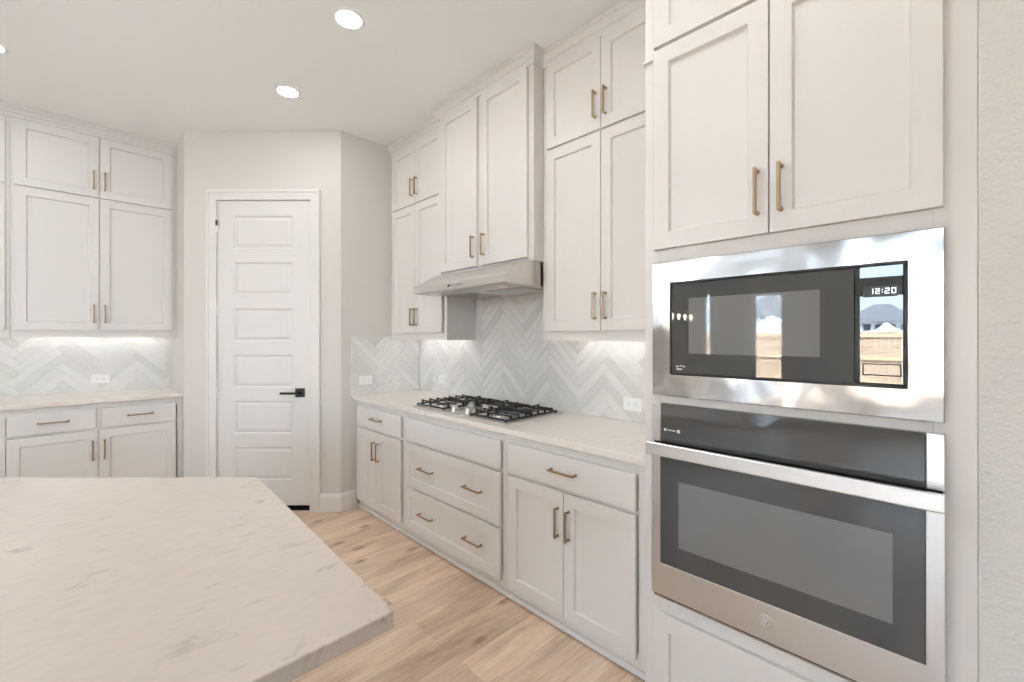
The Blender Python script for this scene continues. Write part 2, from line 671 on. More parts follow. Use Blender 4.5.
# glazed door to the garden
fw = fr_west(WX)
gd = MB(fw)
a0, a1 = W_DOOR[0] + 0.003, W_DOOR[1] - 0.003
gd.box(a0, a0 + 0.19, -0.09, -0.045, 0.004, 2.357, 0.003)
gd.box(a1 - 0.19, a1, -0.09, -0.045, 0.004, 2.357, 0.003)
gd.box(a0 + 0.19, a1 - 0.19, -0.09, -0.045, 0.004, 0.62, 0.003)
gd.box(a0 + 0.19, a1 - 0.19, -0.09, -0.045, 2.16, 2.357, 0.003)
gd = struct(gd.build('door_2', M['door']))
MB(fw).box(a0 + 0.18, a1 - 0.18, -0.07, -0.064, 0.61, 2.17).build('pane', M['pane'], gd)
k = MB(fw)
k.box(a0 + 0.05, a0 + 0.11, -0.045, -0.035, 1.0, 1.06, 0.002)
k.box(a0 + 0.05, a0 + 0.11, -0.045, -0.03, 1.14, 1.20, 0.002)
k.box(a0 + 0.06, a0 + 0.18, -0.035, 0.005, 1.02, 1.04, 0.003)
k.build('door_handle', M['black'], gd)
k = MB(fw)
k.box(W_DOOR[0] - 0.08, W_DOOR[0] + 0.005, 0.001, 0.018, 0.0, 2.35, 0.003)
k.box(W_DOOR[1] - 0.005, W_DOOR[1] + 0.08, 0.001, 0.018, 0.0, 2.35, 0.003)
k.box(W_DOOR[0] - 0.08, W_DOOR[1] + 0.08, 0.001, 0.018, 2.351, 2.44, 0.003)
k.build('door_casing', M['trim'], gd)

# pantry: side wall beside the range run, corner wall with the door, side wall beside the far run
PX, PY = 1.4727, 3.412          # outer corner next to the range run
QX, QY = 0.584, 4.301          # outer corner next to the far run
struct(MB().poly([(PX, PY), (EX, PY), (EX, PY + 0.1), (PX + 0.042, PY + 0.1)], 0, CEIL).build('wall_pantry_side', M['wall']))
struct(MB().poly([(QX, QY), (QX, NY), (QX + 0.1, NY), (QX + 0.1, QY + 0.042)], 0, CEIL).build('wall_pantry_end', M['wall']))
DA0, DA1, DTOP = -2.372, -1.605, 2.505
AL, AR = -2.627, -1.3713
pw = MB(fr_diag)
def diag_piece(mb, a0, a1, z0, z1, skew0=0.0, skew1=0.0):
    pts = [(a0, 0.0), (a1, 0.0), (a1 - skew1, -0.1), (a0 + skew0, -0.1)]
    mb.poly(pts, z0, z1)
diag_piece(pw, AL, DA0, 0, CEIL, skew0=0.041)
diag_piece(pw, DA1, AR, 0, CEIL, skew1=0.041)
diag_piece(pw, DA0, DA1, DTOP, CEIL)
struct(pw.build('wall_pantry_front', M['wall']))

# the pantry door
dr = MB(fr_diag)
SA0, SA1, SZ0, SZ1 = -2.356, -1.622, 0.046, 2.486
PA0, PA1, PHH = -2.232, -1.762, 0.131
ZC = [1.39 + (337.5 - (232.2 + 46.3 * i)) / 124.8 for i in range(6)]
dr.box(SA0, SA1, -0.045, -0.016, SZ0, SZ1)
dr.box(SA0, PA0, -0.0165, -0.002, SZ0, SZ1)
dr.box(PA1, SA1, -0.0165, -0.002, SZ0, SZ1)
edges = [SZ1] + [z for zc in ZC for z in (zc + PHH, zc - PHH)] + [SZ0]
for zt_, zb_ in zip(edges[0::2], edges[1::2]):
    dr.box(PA0, PA1, -0.0165, -0.002, zb_, zt_)
door = struct(dr.build('door_1', M['door']))
for zc in ZC:
    pr = MB(fr_diag)
    pr.rings(PA0, PA1, zc - PHH, zc + PHH, [(0, -0.0165), (0.0, -0.0035), (0.009, -0.011), (0.013, -0.0115), (0.036, -0.0045)])
    pr.build('door_panel', M['door'], door)
lv = MB(fr_diag)
lv.box(-1.735, -1.660, -0.003, 0.008, 0.912, 0.983, 0.002)
lv.box(-1.706, -1.688, 0.008, 0.050, 0.938, 0.957, 0.002)
lv.box(-1.835, -1.686, 0.042, 0.056, 0.938, 0.957, 0.003)
lv.build('door_handle', M['black'], door)['label'] = 'matte black lever handle on a square plate'
MB(fr_diag).box(-1.6222, -1.6172, -0.006, 0.0005, 0.915, 0.980).build('latch_plate', M['black'], door)
for zc in (2.28, 1.61, 0.95, 0.30):
    hb = MB(fr_diag)
    hb.lathe([(0.0065, 0), (0.0065, 0.09)], fr_diag(-2.3605, 0.003, zc - 0.045), n=10)
    hb.box(-2.358, -2.345, -0.003, 0.0, zc - 0.045, zc + 0.045)
    hb.build('hinge', M['nickel'], door)
MB(fr_diag).tube(fr_diag(-2.3620, 0.010, 2.287), fr_diag(-2.3580, 0.014, 2.327), 0.008, 10).build('door_stop', M['black'], door)
jm = MB(fr_diag)
jm.box(DA0 + 0.0005, SA0 - 0.002, -0.098, 0.0, 0, DTOP - 0.016)
jm.box(SA1 + 0.003, DA1 - 0.0005, -0.098, 0.0, 0, DTOP - 0.016)
jm.box(DA0 + 0.0005, DA1 - 0.0005, -0.098, -0.001, DTOP - 0.016, DTOP - 0.0005)
struct(jm.build('trim_3', M['trim']))
struct(MB(fr_diag).box(SA0 - 0.002, SA1 + 0.003, -0.098, -0.012, 0.0005, 0.006).build('trim_gap_shade', M['dark']))  # black strip stands in for the shade under the door
# casing with a stepped profile
cs = MB(fr_diag)
def casing_side(mb, outer, inner, z0, z1):
    s = 1 if inner > outer else -1
    w = abs(inner - outer)
    x = lambda f: outer + s * w * f
    prof = [(x(0), 0.001), (x(0), 0.019), (x(0.10), 0.021), (x(0.22), 0.021), (x(0.28), 0.015), (x(0.80), 0.013), (x(0.88), 0.016), (x(1.0), 0.014), (x(1.0), 0.001)]
    lo = [mb.bm.verts.new(mb.fr(a, d, z0)) for a, d in prof]
    k_ = []
    for a, d in prof:                     # mitred at the head
        f = abs(a - outer)
        k_.append(mb.bm.verts.new(mb.fr(a, d, z1 - f)))
    n = len(prof)
    mb.bm.faces.new(lo)
    mb.bm.faces.new(k_)
    for i in range(n):
        j = (i + 1) % n
        mb.bm.faces.new((lo[i], lo[j], k_[j], k_[i]))
    return prof
CO0, CI0, CI1, CO1, CTOP = -2.442, -2.362, -1.615, -1.535, 2.570
casing_side(cs, CO0, CI0, 0.0, CTOP)
casing_side(cs, CO1, CI1, 0.0, CTOP)
w = CI0 - CO0
hp = [(0.0, 0.001), (0.0, 0.019), (0.10, 0.021), (0.22, 0.021), (0.28, 0.015), (0.80, 0.013), (0.88, 0.016), (1.0, 0.014), (1.0, 0.001)]
L_ = [cs.bm.verts.new(fr_diag(CO0 + w * f, d, CTOP - w * f)) for f, d in hp]
R_ = [cs.bm.verts.new(fr_diag(CO1 - w * f, d, CTOP - w * f)) for f, d in hp]
cs.bm.faces.new(L_)
cs.bm.faces.new(R_)
for i in range(len(hp)):
    j = (i + 1) % len(hp)
    cs.bm.faces.new((L_[i], L_[j], R_[j], R_[i]))
struct(cs.build('trim_2', M['trim']))

# baseboards
BB = [(0.001, 0.0), (0.017, 0.0), (0.017, 0.115), (0.013, 0.128), (0.008, 0.142), (0.001, 0.142)]
bb = MB(fr_id)
e1 = fr_diag(CO1 + 0.001, 0, 0)
sweep(bb, BB, [(1.603, PY), (PX, PY), e1[:2]][::-1] if False else [e1[:2], (PX, PY), (1.600, PY)][::-1])
struct(bb.build('baseboard_pantry', M['trim']))
bb = MB(fr_id)
e2 = fr_diag(CO0 - 0.001, 0, 0)
sweep(bb, BB, [e2[:2], (QX, QY), (QX, 4.368)])
struct(bb.build('baseboard_pantry_end', M['trim']))

# crown moulding over the range run, and over the far run
CR = [(0.0, 2.962), (0.009, 2.962), (0.009, 2.985), (0.016, 2.992), (0.026, 3.012), (0.033, 3.020), (0.038, 3.022), (0.038, CEIL - 0.0015), (0.0, CEIL - 0.0015)]
CFR, HFR, TFR = 1.92, 1.838, 1.49     # face-frame planes: wall cabinets, hood cabinet, oven tower
YT, YH0, YH1 = 0.787, 1.66, 2.595     # tower edge, hood cabinet edges

# ------------------------------------------------------------------ cabinets
DOOR_T = 0.020
def shaker(fr, a0, a1, z0, z1, parent, name='door', rail=0.057, face=0.0):
    t = DOOR_T
    mb = MB(fr)
    mb.rings(a0, a1, z0, z1, [(0, face + 0.0008), (0, face + t - 0.0015), (0.0015, face + t), (rail, face + t), (rail + 0.0055, face + t - 0.012)])
    return mb.build(name, M['cab'], parent)

def slab(fr, a0, a1, z0, z1, parent, name='drawer_front', face=0.0):
    t = DOOR_T
    mb = MB(fr)
    mb.rings(a0, a1, z0, z1, [(0, face + 0.0008), (0, face + t - 0.002), (0.002, face + t)])
    return mb.build(name, M['cab'], parent)

def pull(fr, a, z, length, parent, vertical=True, face=0.0):
    d0 = face + DOOR_T
    mb = MB(fr)
    h = length / 2
    w = 0.0048
    if vertical:
        mb.box(a - w, a + w, d0 + 0.022, d0 + 0.032, z - h, z + h, 0.0025, 2)
        for s in (-1, 1):
            zc = z + s * (h - 0.007)
            mb.tube(mb.fr(a, d0, zc), mb.fr(a, d0 + 0.024, zc), 0.0052, 10)
            mb.tube(mb.fr(a, d0, zc), mb.fr(a, d0 + 0.003, zc), 0.0075, 12)
    else:
        mb.box(a - h, a + h, d0 + 0.022, d0 + 0.032, z - w, z + w, 0.0025, 2)
        for s in (-1, 1):
            ac = a + s * (h - 0.007)
            mb.tube(mb.fr(ac, d0, z), mb.fr(ac, d0 + 0.024, z), 0.0052, 10)
            mb.tube(mb.fr(ac, d0, z), mb.fr(ac, d0 + 0.003, z), 0.0075, 12)
    h_ = mb.build('handle', M['brass'], parent)
    h_['label'] = 'slim brushed brass bar handle'
    return h_

def face_frame(fr, a0, a1, z0, z1, parent, stiles=(), rails=(), side=0.038, top=0.03, bottom=0.05):
    mb = MB(fr)
    mb.box(a0, a0 + side, -0.019, 0, z0, z1)
    mb.box(a1 - side, a1, -0.019, 0, z0, z1)
    mb.box(a0 + side, a1 - side, -0.019, 0, z0, z0 + bottom)
    mb.box(a0 + side, a1 - side, -0.019, 0, z1 - top, z1)
    for s0, s1 in stiles:
        mb.box(s0, s1, -0.0185, -0.0005, z0 + bottom, z1 - top)
    for r0, r1 in rails:
        mb.box(a0 + side, a1 - side, -0.019, 0, r0, r1)
    return mb.build('face_frame', M['cab'], parent)

PULL = 0.142
GAP_Z = 2.468                  # joint between lower and upper doors of the wall cabinets

def wall_cabinet(fr, depth, a0, a1, splits, label, loc, dz=0.0, zb=1.371, zs=GAP_Z, door_z=0.055, stacked=True, mid=None, group=None):
    """splits: door spans (a0, a1, handle side)"""
    t = thing('wall_cabinet', loc, label, 'cabinet', group)
    zb, zs = zb + dz, zs + dz * 0.5
    zt = CEIL - 0.004
    z_door_top = 2.955
    mb = MB(fr)
    # open-bottomed look: sides, back, floor panel set up behind the bottom rail
    mb.box(a0, a0 + 0.016, -depth, -0.0195, zb, zt)
    mb.box(a1 - 0.016, a1, -depth, -0.0195, zb, zt)
    mb.box(a0 + 0.016, a1 - 0.016, -depth, -0.0195, zb + 0.028, zb + 0.044)
    mb.box(a0 + 0.016, a1 - 0.016, -depth, -0.0195, zt - 0.016, zt)
    mb.box(a0 + 0.016, a1 - 0.016, -depth, -depth + 0.008, zb + 0.044, zt - 0.016)
    mb.build('carcass', M['cab'], t)
    rails = [(zs - 0.03, zs + 0.03)] if stacked else []
    stiles = []
    if mid:
        stiles = [mid]
    else:
        m_ = splits[0][1] if splits[0][1] < splits[1][1] else splits[1][1]
        stiles = [((splits[0][0] + splits[1][1]) / 2 - 0.02, (splits[0][0] + splits[1][1]) / 2 + 0.02)]
    face_frame(fr, a0 + 0.0005, a1 - 0.0005, zb, zt, t, stiles=stiles, rails=rails, bottom=door_z + 0.02, top=0.10)
    for (d0, d1, hs) in splits:
        lo, hi = min(d0, d1), max(d0, d1)
        ha = lo + 0.030 if hs == 'lo' else hi - 0.030
        rows = [(zb + door_z, zs - 0.006), (zs + 0.006, z_door_top)] if stacked else [(zb + door_z, z_door_top)]
        for (z0, z1) in rows:
            d = shaker(fr, lo, hi, z0, z1, t)
            pull(fr, ha, z0 + 0.058 + PULL / 2, PULL, d)
    return t

WD = EX - CFR - 0.014           # wall-cabinet depth behind the face frame
fR = fr_right(CFR)
wall_cabinet(fR, WD, 2.600, 3.410, [(3.366, 3.010, 'lo'), (3.006, 2.645, 'hi')],
             'off-white stacked wall cabinet in the corner beside the pantry wall, partly behind the range hood', (CFR, 3.0, 1.371))
wall_cabinet(fR, WD, YT + 0.002, YH0 - 0.001, [(1.621, 1.254, 'lo'), (1.2505, 0.885, 'hi')],
             'off-white stacked wall cabinet between the range hood and the oven tower', (CFR, 1.22, 1.371))
fH = fr_right(HFR)
wall_cabinet(fH, EX - HFR - 0.014, YH0 + 0.001, YH1, [(2.546, 2.146, 'lo'), (2.102, 1.700, 'hi')],
             'off-white two-door wall cabinet projecting above the steel range hood', (HFR, 2.13, 1.83),
             zb=1.832, door_z=0.022, stacked=False, mid=(2.09, 2.158))

# base cabinets of the range run
BFR = 1.602
fB = fr_right(BFR)
BD = EX - BFR - 0.014
BTOP = 0.8825
def base_carcass(fr, a0, a1, depth, t, ztop=BTOP):
    mb = MB(fr)
    mb.box(a0 + 0.0005, a1 - 0.0005, -depth, -0.0195, 0.0705, ztop)
    mb.box(a0 + 0.0005, a1 - 0.0005, -depth, -0.0365, 0.0, 0.0705)
    mb.build('carcass', M['cab'], t)

def skirting(fr, a0, a1, t):
    mb = MB(fr)
    mb.box(a0, a1, -0.036, -0.024, 0.0, 0.0700)
    mb.prism([(-0.0242, 0.005), (-0.006, 0.005), (-0.0062, 0.011), (-0.009, 0.018), (-0.016, 0.0235), (-0.0242, 0.025)], a0, a1)
    mb.build('skirting', M['cab'], t)

def base_frame(fr, a0, a1, t, stiles=(), rails=(), side0=0.03, side1=0.03, ztop=BTOP):
    mb = MB(fr)
    z0 = 0.0705
    mb.box(a0, a0 + side0, -0.019, 0, z0, ztop)
    mb.box(a1 - side1, a1, -0.019, 0, z0, ztop)
    mb.box(a0 + side0, a1 - side1, -0.019, 0, z0, z0 + 0.035)
    mb.box(a0 + side0, a1 - side1, -0.019, 0, ztop - 0.06, ztop)
    for s0, s1, y0, y1 in stiles:
        mb.box(s0, s1, -0.0185, -0.0005, y0, y1)
    for r0, r1 in rails:
        mb.box(a0 + side0, a1 - side1, -0.019, 0, r0, r1)
    mb.build('face_frame', M['cab'], t)

DT, DB, DD, DBOT = 0.838, 0.684, 0.668, 0.085     # drawer top/bottom, door top/bottom
DPULL = 0.155
def door_drawer_base(fr, depth, a0, a1, loc, label, drawers, doors, side0=0.03, side1=0.03, dt=DT, db=DB, dd=DD, ztop=BTOP):
    t = thing('base_cabinet', loc, label, 'cabinet')
    base_carcass(fr, a0, a1, depth, t, ztop)
    skirting(fr, a0, a1, t)
    mids = sorted([x for d in doors for x in d[:2]])
    mm = (mids[1] + mids[2]) / 2
    base_frame(fr, a0 + 0.0005, a1 - 0.0005, t, stiles=[(mm - 0.02, mm + 0.02, 0.11, ztop - 0.06)], rails=[(db - 0.02, dd + 0.015)], side0=side0, side1=side1, ztop=ztop)
    for (x0, x1) in drawers:
        d = slab(fr, x0, x1, db, dt, t)
        pull(fr, (x0 + x1) / 2, (db + dt) / 2 + 0.004, DPULL, d, vertical=False)
    for (x0, x1, hs) in doors:
        d = shaker(fr, x0, x1, DBOT, dd, t)
        ha = x0 + 0.030 if hs == 'lo' else x1 - 0.030
        pull(fr, ha, dd - 0.072 - PULL / 2, PULL, d)
    return t

door_drawer_base(fB, BD, 2.656, 3.410, (BFR, 3.03, 0), 'narrow off-white base cabinet in the corner next to the pantry wall',
                 [(2.694, 3.366)], [(3.030, 3.366, 'lo'), (2.694, 3.026, 'hi')])
door_drawer_base(fB, BD, YT + 0.002, 1.638, (BFR, 1.21, 0), 'off-white base cabinet with one drawer over two doors beside the oven tower',
                 [(0.879, 1.612)], [(1.2475, 1.612, 'lo'), (0.879, 1.2440, 'hi')], side0=0.085)
t = thing('base_cabinet', (BFR, 2.15, 0), 'off-white drawer base cabinet under the gas cooktop', 'cabinet')
base_carcass(fB, 1.639, 2.655, BD, t)
skirting(fB, 1.639, 2.655, t)
base_frame(fB, 1.6395, 2.6545, t, rails=[(0.664, 0.70), (0.355, 0.39)])
slab(fB, 1.676, 2.618, DB, DT, t, name='false_front')
for (z0, z1) in ((0.377, DD), (DBOT, 0.363)):
    d = shaker(fB, 1.676, 2.618, z0, z1, t, name='drawer_front')
    for a in (2.365, 1.895):
        pull(fB, a, (z0 + z1) / 2 + 0.005, DPULL, d, vertical=False)

# range-run worktop
ct = MB().poly([(1.568, YT + 0.0015), (EX - 0.0005, YT + 0.0015), (EX - 0.0005, PY - 0.0005), (1.568, PY - 0.0005)], 0.8835, 0.914, 0.003)
tag(ct.build('countertop', M['quartz2']), 'pale quartz worktop carrying the gas cooktop', 'countertop')

# ------------------------------------------------------------------ oven tower
fT = fr_right(TFR)
tw = thing('oven_tower', (TFR, 0.37, 0), 'tall off-white cabinet tower housing the microwave and wall oven', 'cabinet')
YE = -0.058
MWZ0, MWZ1, MWY0, MWY1 = 1.183, 1.657, -0.003, 0.748
OVZ0, OVZ1 = 0.456, 1.155
mb = MB(fT)
TD = EX - TFR - 0.002
mb.box(YT - 0.018, YT, -TD, -0.0195, 0, CEIL - 0.004)
mb.box(YE, YE + 0.018, -TD, -0.0195, 0, CEIL - 0.004)
mb.box(YE + 0.018, YT - 0.018, -TD, -TD + 0.01, 0, CEIL - 0.004)
for z in (0.10, 0.425, 1.1575, 1.667, 2.42, CEIL - 0.03):
    mb.box(YE + 0.018, YT - 0.018, -TD + 0.01, -0.0195, z, z + 0.018)
mb.build('carcass', M['cab'], tw)
mb = MB(fT)
mb.box(MWY1 - 0.02, YT, -0.019, 0, 0.0, CEIL - 0.004, 0.0015)
mb.box(YE, MWY0 + 0.02, -0.019, 0, 0.0, CEIL - 0.004, 0.0015)
for z0, z1 in ((0.0, 0.13), (0.375, OVZ0 + 0.02), (OVZ1 - 0.012, MWZ0 + 0.02), (MWZ1 - 0.02, 1.74), (2.40, 2.46), (2.95, CEIL - 0.004)):
    mb.box(MWY0 + 0.02, MWY1 - 0.02, -0.019, 0, z0, z1)
mb.build('face_frame', M['cab'], tw)
# ledge at the joint of the stacked boxes
mb = MB(fT)
mb.box(MWY1 - 0.004, YT + 0.006, -0.08, 0.010, 2.404, 2.418, 0.002)
mb.build('joint_bead', M['cab'], tw)
for (d0, d1, hs) in ((0.374, 0.745, 'lo'), (-0.001, 0.3705, 'hi')):
    for (z0, z1) in ((1.707, 2.427), (2.439, 2.955)):
        d = shaker(fT, d0, d1, z0, z1, tw)
        ha = d0 + 0.030 if hs == 'lo' else d1 - 0.030
        pull(fT, ha, z0 + 0.057 + PULL / 2, PULL, d)
shaker(fT, -0.001, 0.745, 0.10, 0.402, tw, name='drawer_front')

# ------------------------------------------------------------------ built-in microwave
mw = thing('microwave', (TFR, 0.37, MWZ0), 'built-in microwave in a wide stainless trim, showing a lit clock, above the wall oven', 'microwave')
GY0, GY1, GZ0, GZ1 = 0.064, 0.681, 1.261, 1.583
mb = MB(fT)
R0 = [(MWY0, MWZ0), (MWY1, MWZ0), (MWY1, MWZ1), (MWY0, MWZ1)]
def frame_ring(mb, outer, inner, d0, d1, b=0.002):
    (oa0, oa1, oz0, oz1), (ia0, ia1, iz0, iz1) = outer, inner
    prof = [((oa0, oa1, oz0, oz1), d0), ((oa0, oa1, oz0, oz1), d1 - b), ((oa0 + b, oa1 - b, oz0 + b, oz1 - b), d1),
            ((ia0 - b, ia1 + b, iz0 - b, iz1 + b), d1), ((ia0, ia1, iz0, iz1), d1 - b), ((ia0, ia1, iz0, iz1), d0)]
    V = []
    for (a0, a1, z0, z1), d in prof:
        V.append([mb.bm.verts.new(mb.fr(a, d, z)) for a, z in ((a0, z0), (a1, z0), (a1, z1), (a0, z1))])
    n = len(V)
    for k_ in range(n):
        p, q = V[k_], V[(k_ + 1) % n]
        for i in range(4):
            j = (i + 1) % 4
            mb.bm.faces.new((p[i], p[j], q[j], q[i]))
frame_ring(mb, (MWY0, MWY1, MWZ0, MWZ1), (GY0, GY1, GZ0, GZ1), 0.0008, 0.020)
mb.build('trim_frame', M['steel'], mw)
mb = MB(fT)
frame_ring(mb, (GY0 + 0.0005, GY1 - 0.0005, GZ0 + 0.0005, GZ1 - 0.0005), (GY0 + 0.006, GY1 - 0.006, GZ0 + 0.006, GZ1 - 0.006), -0.30, 0.0215)
mb.build('bezel', M['black'], mw)
CSP = 0.1685
dg = MB(fT)
dg.box(CSP + 0.001, GY1 - 0.0065, -0.25, 0.020, GZ0 + 0.0065, GZ1 - 0.0065, 0.001)
mdoor = dg.build('door', M['glass_black'], mw)
mb = MB(fT)
mb.box(0.245, 0.615, 0.0201, 0.0206, 1.335, 1.525)
mb.build('door_window', M['glass_window'], mdoor)
cp = MB(fT)
cp.box(GY0 + 0.0065, CSP - 0.001, -0.25, 0.020, GZ0 + 0.0065, GZ1 - 0.0065, 0.001)
cpo = cp.build('control_panel', M['glass_panel'], mw)
# 12:20 in seven-segment figures
SEG = {'1': 'bc', '2': 'abged', '0': 'abcdef'}
def digits(fr, text, a_start, z_mid, hgt, d, parent, mat):
    wdt, th, gap = hgt * 0.62, hgt * 0.13, hgt * 0.30
    x = a_start
    mb = MB(fr)
    h = hgt / 2
    for ch in text:
        if ch == ':':
            for s in (-1, 1):
                mb.box(x - th, x, d, d + 0.0006, z_mid + s * h * 0.42 - th / 2, z_mid + s * h * 0.42 + th / 2)
            x -= th + gap
            continue
        l, r = x, x - wdt                 # reading direction runs toward lower y
        for sgm in SEG[ch]:
            if sgm == 'a':
                mb.box(r, l, d, d + 0.0006, z_mid + h - th, z_mid + h)
            if sgm == 'g':
                mb.box(r, l, d, d + 0.0006, z_mid - th / 2, z_mid + th / 2)
            if sgm == 'd':
                mb.box(r, l, d, d + 0.0006, z_mid - h, z_mid - h + th)
            if sgm == 'b':
                mb.box(r, r + th, d, d + 0.0006, z_mid, z_mid + h)
            if sgm == 'c':
                mb.box(r, r + th, d, d + 0.0006, z_mid - h, z_mid)
            if sgm == 'f':
                mb.box(l - th, l, d, d + 0.0006, z_mid, z_mid + h)
            if sgm == 'e':
                mb.box(l - th, l, d, d + 0.0006, z_mid - h, z_mid)
        x -= wdt + gap
    return mb.build('clock_digits', mat, parent)
mb = MB(fT)
mb.box(0.082, 0.150, 0.0201, 0.0206, 1.496, 1.525)
cw = mb.build('clock_window', M['black'], cpo)
digits(fT, '12:20', 0.138, 1.511, 0.014, 0.0208, cpo, M['clock'])
mb = MB(fT)
frame_ring(mb, (0.074, 0.152, 1.290, 1.322), (0.077, 0.149, 1.293, 1.319), 0.0195, 0.0225, 0.0006)
mb.build('open_button', M['black'], cpo)
mb = MB(fT)
for (y, zz, w_) in ((0.655, 1.289, 0.010), (0.643, 1.292, 0.007), (0.632, 1.290, 0.009), (0.655, 1.280, 0.006), (0.645, 1.280, 0.014)):
    mb.box(y - w_ / 2, y + w_ / 2, 0.0201, 0.0205, zz - 0.002, zz + 0.002)
mb.build('printed_mark', M['grey_mark'], mdoor)

# ------------------------------------------------------------------ wall oven
ov = thing('wall_oven', (TFR, 0.37, OVZ0), 'stainless single wall oven with a dark glass door below the microwave', 'oven')
OY0, OY1 = -0.004, 0.750
OGY0, OGY1 = 0.030, 0.716
mb = MB(fT)
mb.box(OY0 + 0.03, OY1 - 0.03, -0.52, -0.001, OVZ0 + 0.03, OVZ1 - 0.02)
mb.build('body', M['dark'], ov)
mb = MB(fT)
mb.box(OY0, OGY0, -0.001, 0.020, 1.018, OVZ1, 0.002)
mb.build('side_trim', M['steel_oven'], ov)
mb = MB(fT)
mb.box(OGY1, OY1, -0.001, 0.020, 1.018, OVZ1, 0.002)
mb.build('side_trim', M['steel_oven'], ov)
mb = MB(fT)
mb.box(OGY0 + 0.0005, OGY1 - 0.0005, -0.001, 0.020, 1.018, OVZ1, 0.0015)
ocp = mb.build('control_panel', M['glass_black'], ov)
mb = MB(fT)
mb.lathe([(0.0048, 0), (0.0048, 0.0005)], fT(0.699, 0.0201, 1.063), axis=(-1, 0, 0), n=16)
mb.box(0.646, 0.656, 0.0201, 0.0206, 1.057, 1.068)
for i, (y0, y1) in enumerate(((0.690, 0.684), (0.682, 0.677), (0.675, 0.671), (0.669, 0.662))):
    mb.box(y1, y0, 0.0201, 0.0206, 1.0605, 1.0645)
mb.build('panel_icon', M['grey_mark'], ocp)
mb = MB(fT)
mb.box(OY0 + 0.004, OY1 - 0.004, -0.001, 0.008, 1.0085, 1.0178)
mb.build('vent_gap', M['dark'], ov)
od = MB(fT)
frame_ring(od, (OY0, OY1, OVZ0 + 0.014, 1.008), (OGY0, OGY1, 0.585, 1.0065), 0.0, 0.024, 0.0012)
odo = od.build('door', M['steel_oven'], ov)
mb = MB(fT)
mb.box(OGY0 + 0.0004, OGY1 - 0.0004, 0.002, 0.0235, 0.5854, 1.0061)
mb.build('door_glass', M['glass_black'], odo)
mb = MB(fT)
mb.box(0.091, 0.649, 0.0236, 0.0241, 0.658, 0.888)
mb.build('door_window', M['glass_window'], odo)
mb = MB(fT)
mb.box(OY0 - 0.002, OY1 - 0.003, 0.062, 0.076, 0.979, 1.024, 0.004, 2)
for y in (0.035, 0.712):
    mb.box(y - 0.014, y + 0.014, 0.024, 0.063, 0.985, 1.005, 0.003)
mb.build('handle', M['steel_handle'], odo)
# round emblem: a ring round a looping monogram
mb = MB(fT)
def ring_xz(mb, yc, zc, r0, r1, d0, d1, n=28):
    V = []
    for rr, d in ((r0, d0), (r0, d1), (r1, d1), (r1, d0)):
        V.append([mb.bm.verts.new(mb.fr(yc + rr * math.cos(2 * math.pi * i / n), d, zc + rr * math.sin(2 * math.pi * i / n))) for i in range(n)])
    for k_ in range(4):
        p, q = V[k_], V[(k_ + 1) % 4]
        for i in range(n):
            j = (i + 1) % n
            mb.bm.faces.new((p[i], p[j], q[j], q[i]))
EY, EZ = 0.377, 0.530
mb.lathe([(0.0205, 0.0), (0.0205, 0.0012), (0.0195, 0.0018)], fT(EY, 0.0241, EZ), axis=(-1, 0, 0), n=32)
emb = mb.build('emblem', M['nickel'], odo)
mb = MB(fT)
ring_xz(mb, EY, EZ, 0.0168, 0.0182, 0.0258, 0.0266)
def stroke(mb, pts, r):
    for p, q in zip(pts, pts[1:]):
        mb.tube(fT(EY - p[0], 0.0262, EZ + p[1]), fT(EY - q[0], 0.0262, EZ + q[1]), r, 6)
arc = lambda cx, cz, rx, rz, t0, t1, n=12: [(cx + rx * math.cos(t0 + (t1 - t0) * i / n), cz + rz * math.sin(t0 + (t1 - t0) * i / n)) for i in range(n + 1)]
stroke(mb, arc(-0.0055, 0.001, 0.0055, 0.0095, 0.6, 5.6), 0.0009)
stroke(mb, [(-0.004, 0.0), (0.0005, 0.0), (0.0, -0.011)], 0.0009)
stroke(mb, arc(0.0075, 0.0048, 0.0045, 0.0045, 0.3, 4.4), 0.0009)
stroke(mb, arc(0.0070, -0.0050, 0.0052, 0.0050, 1.9, 6.0), 0.0009)
mb.build('monogram', M['steel'], emb)
mb = MB(fT)
mb.box(OY0 + 0.004, OY1 - 0.004, -0.001, 0.007, OVZ0 + 0.004, OVZ0 + 0.0132)
mb.build('lower_vent', M['dark'], ov)
mb = MB(fT)
mb.box(OY0, OY1, 0.0008, 0.012, OVZ0 - 0.003, OVZ0 + 0.0035, 0.0015)
mb.build('bottom_lip', M['steel'], ov)

# ------------------------------------------------------------------ range hood
hd = thing('range_hood', (1.63, 2.13, 1.688), 'stainless under-cabinet range hood with a sloping top above the gas cooktop', 'range hood')
HY0, HY1 = 1.671, 2.591
hx = EX - 0.014
fX = fr_right(0.0)                # here d = -x
mb = MB(fX)
prof = [(-hx, 1.690), (-1.634, 1.690), (-1.630, 1.694), (-1.630, 1.736), (-1.634, 1.742), (-1.800, 1.828), (-1.815, 1.8305), (-hx, 1.8305)]
prof_in = None
mb.prism(prof, HY0, HY1)
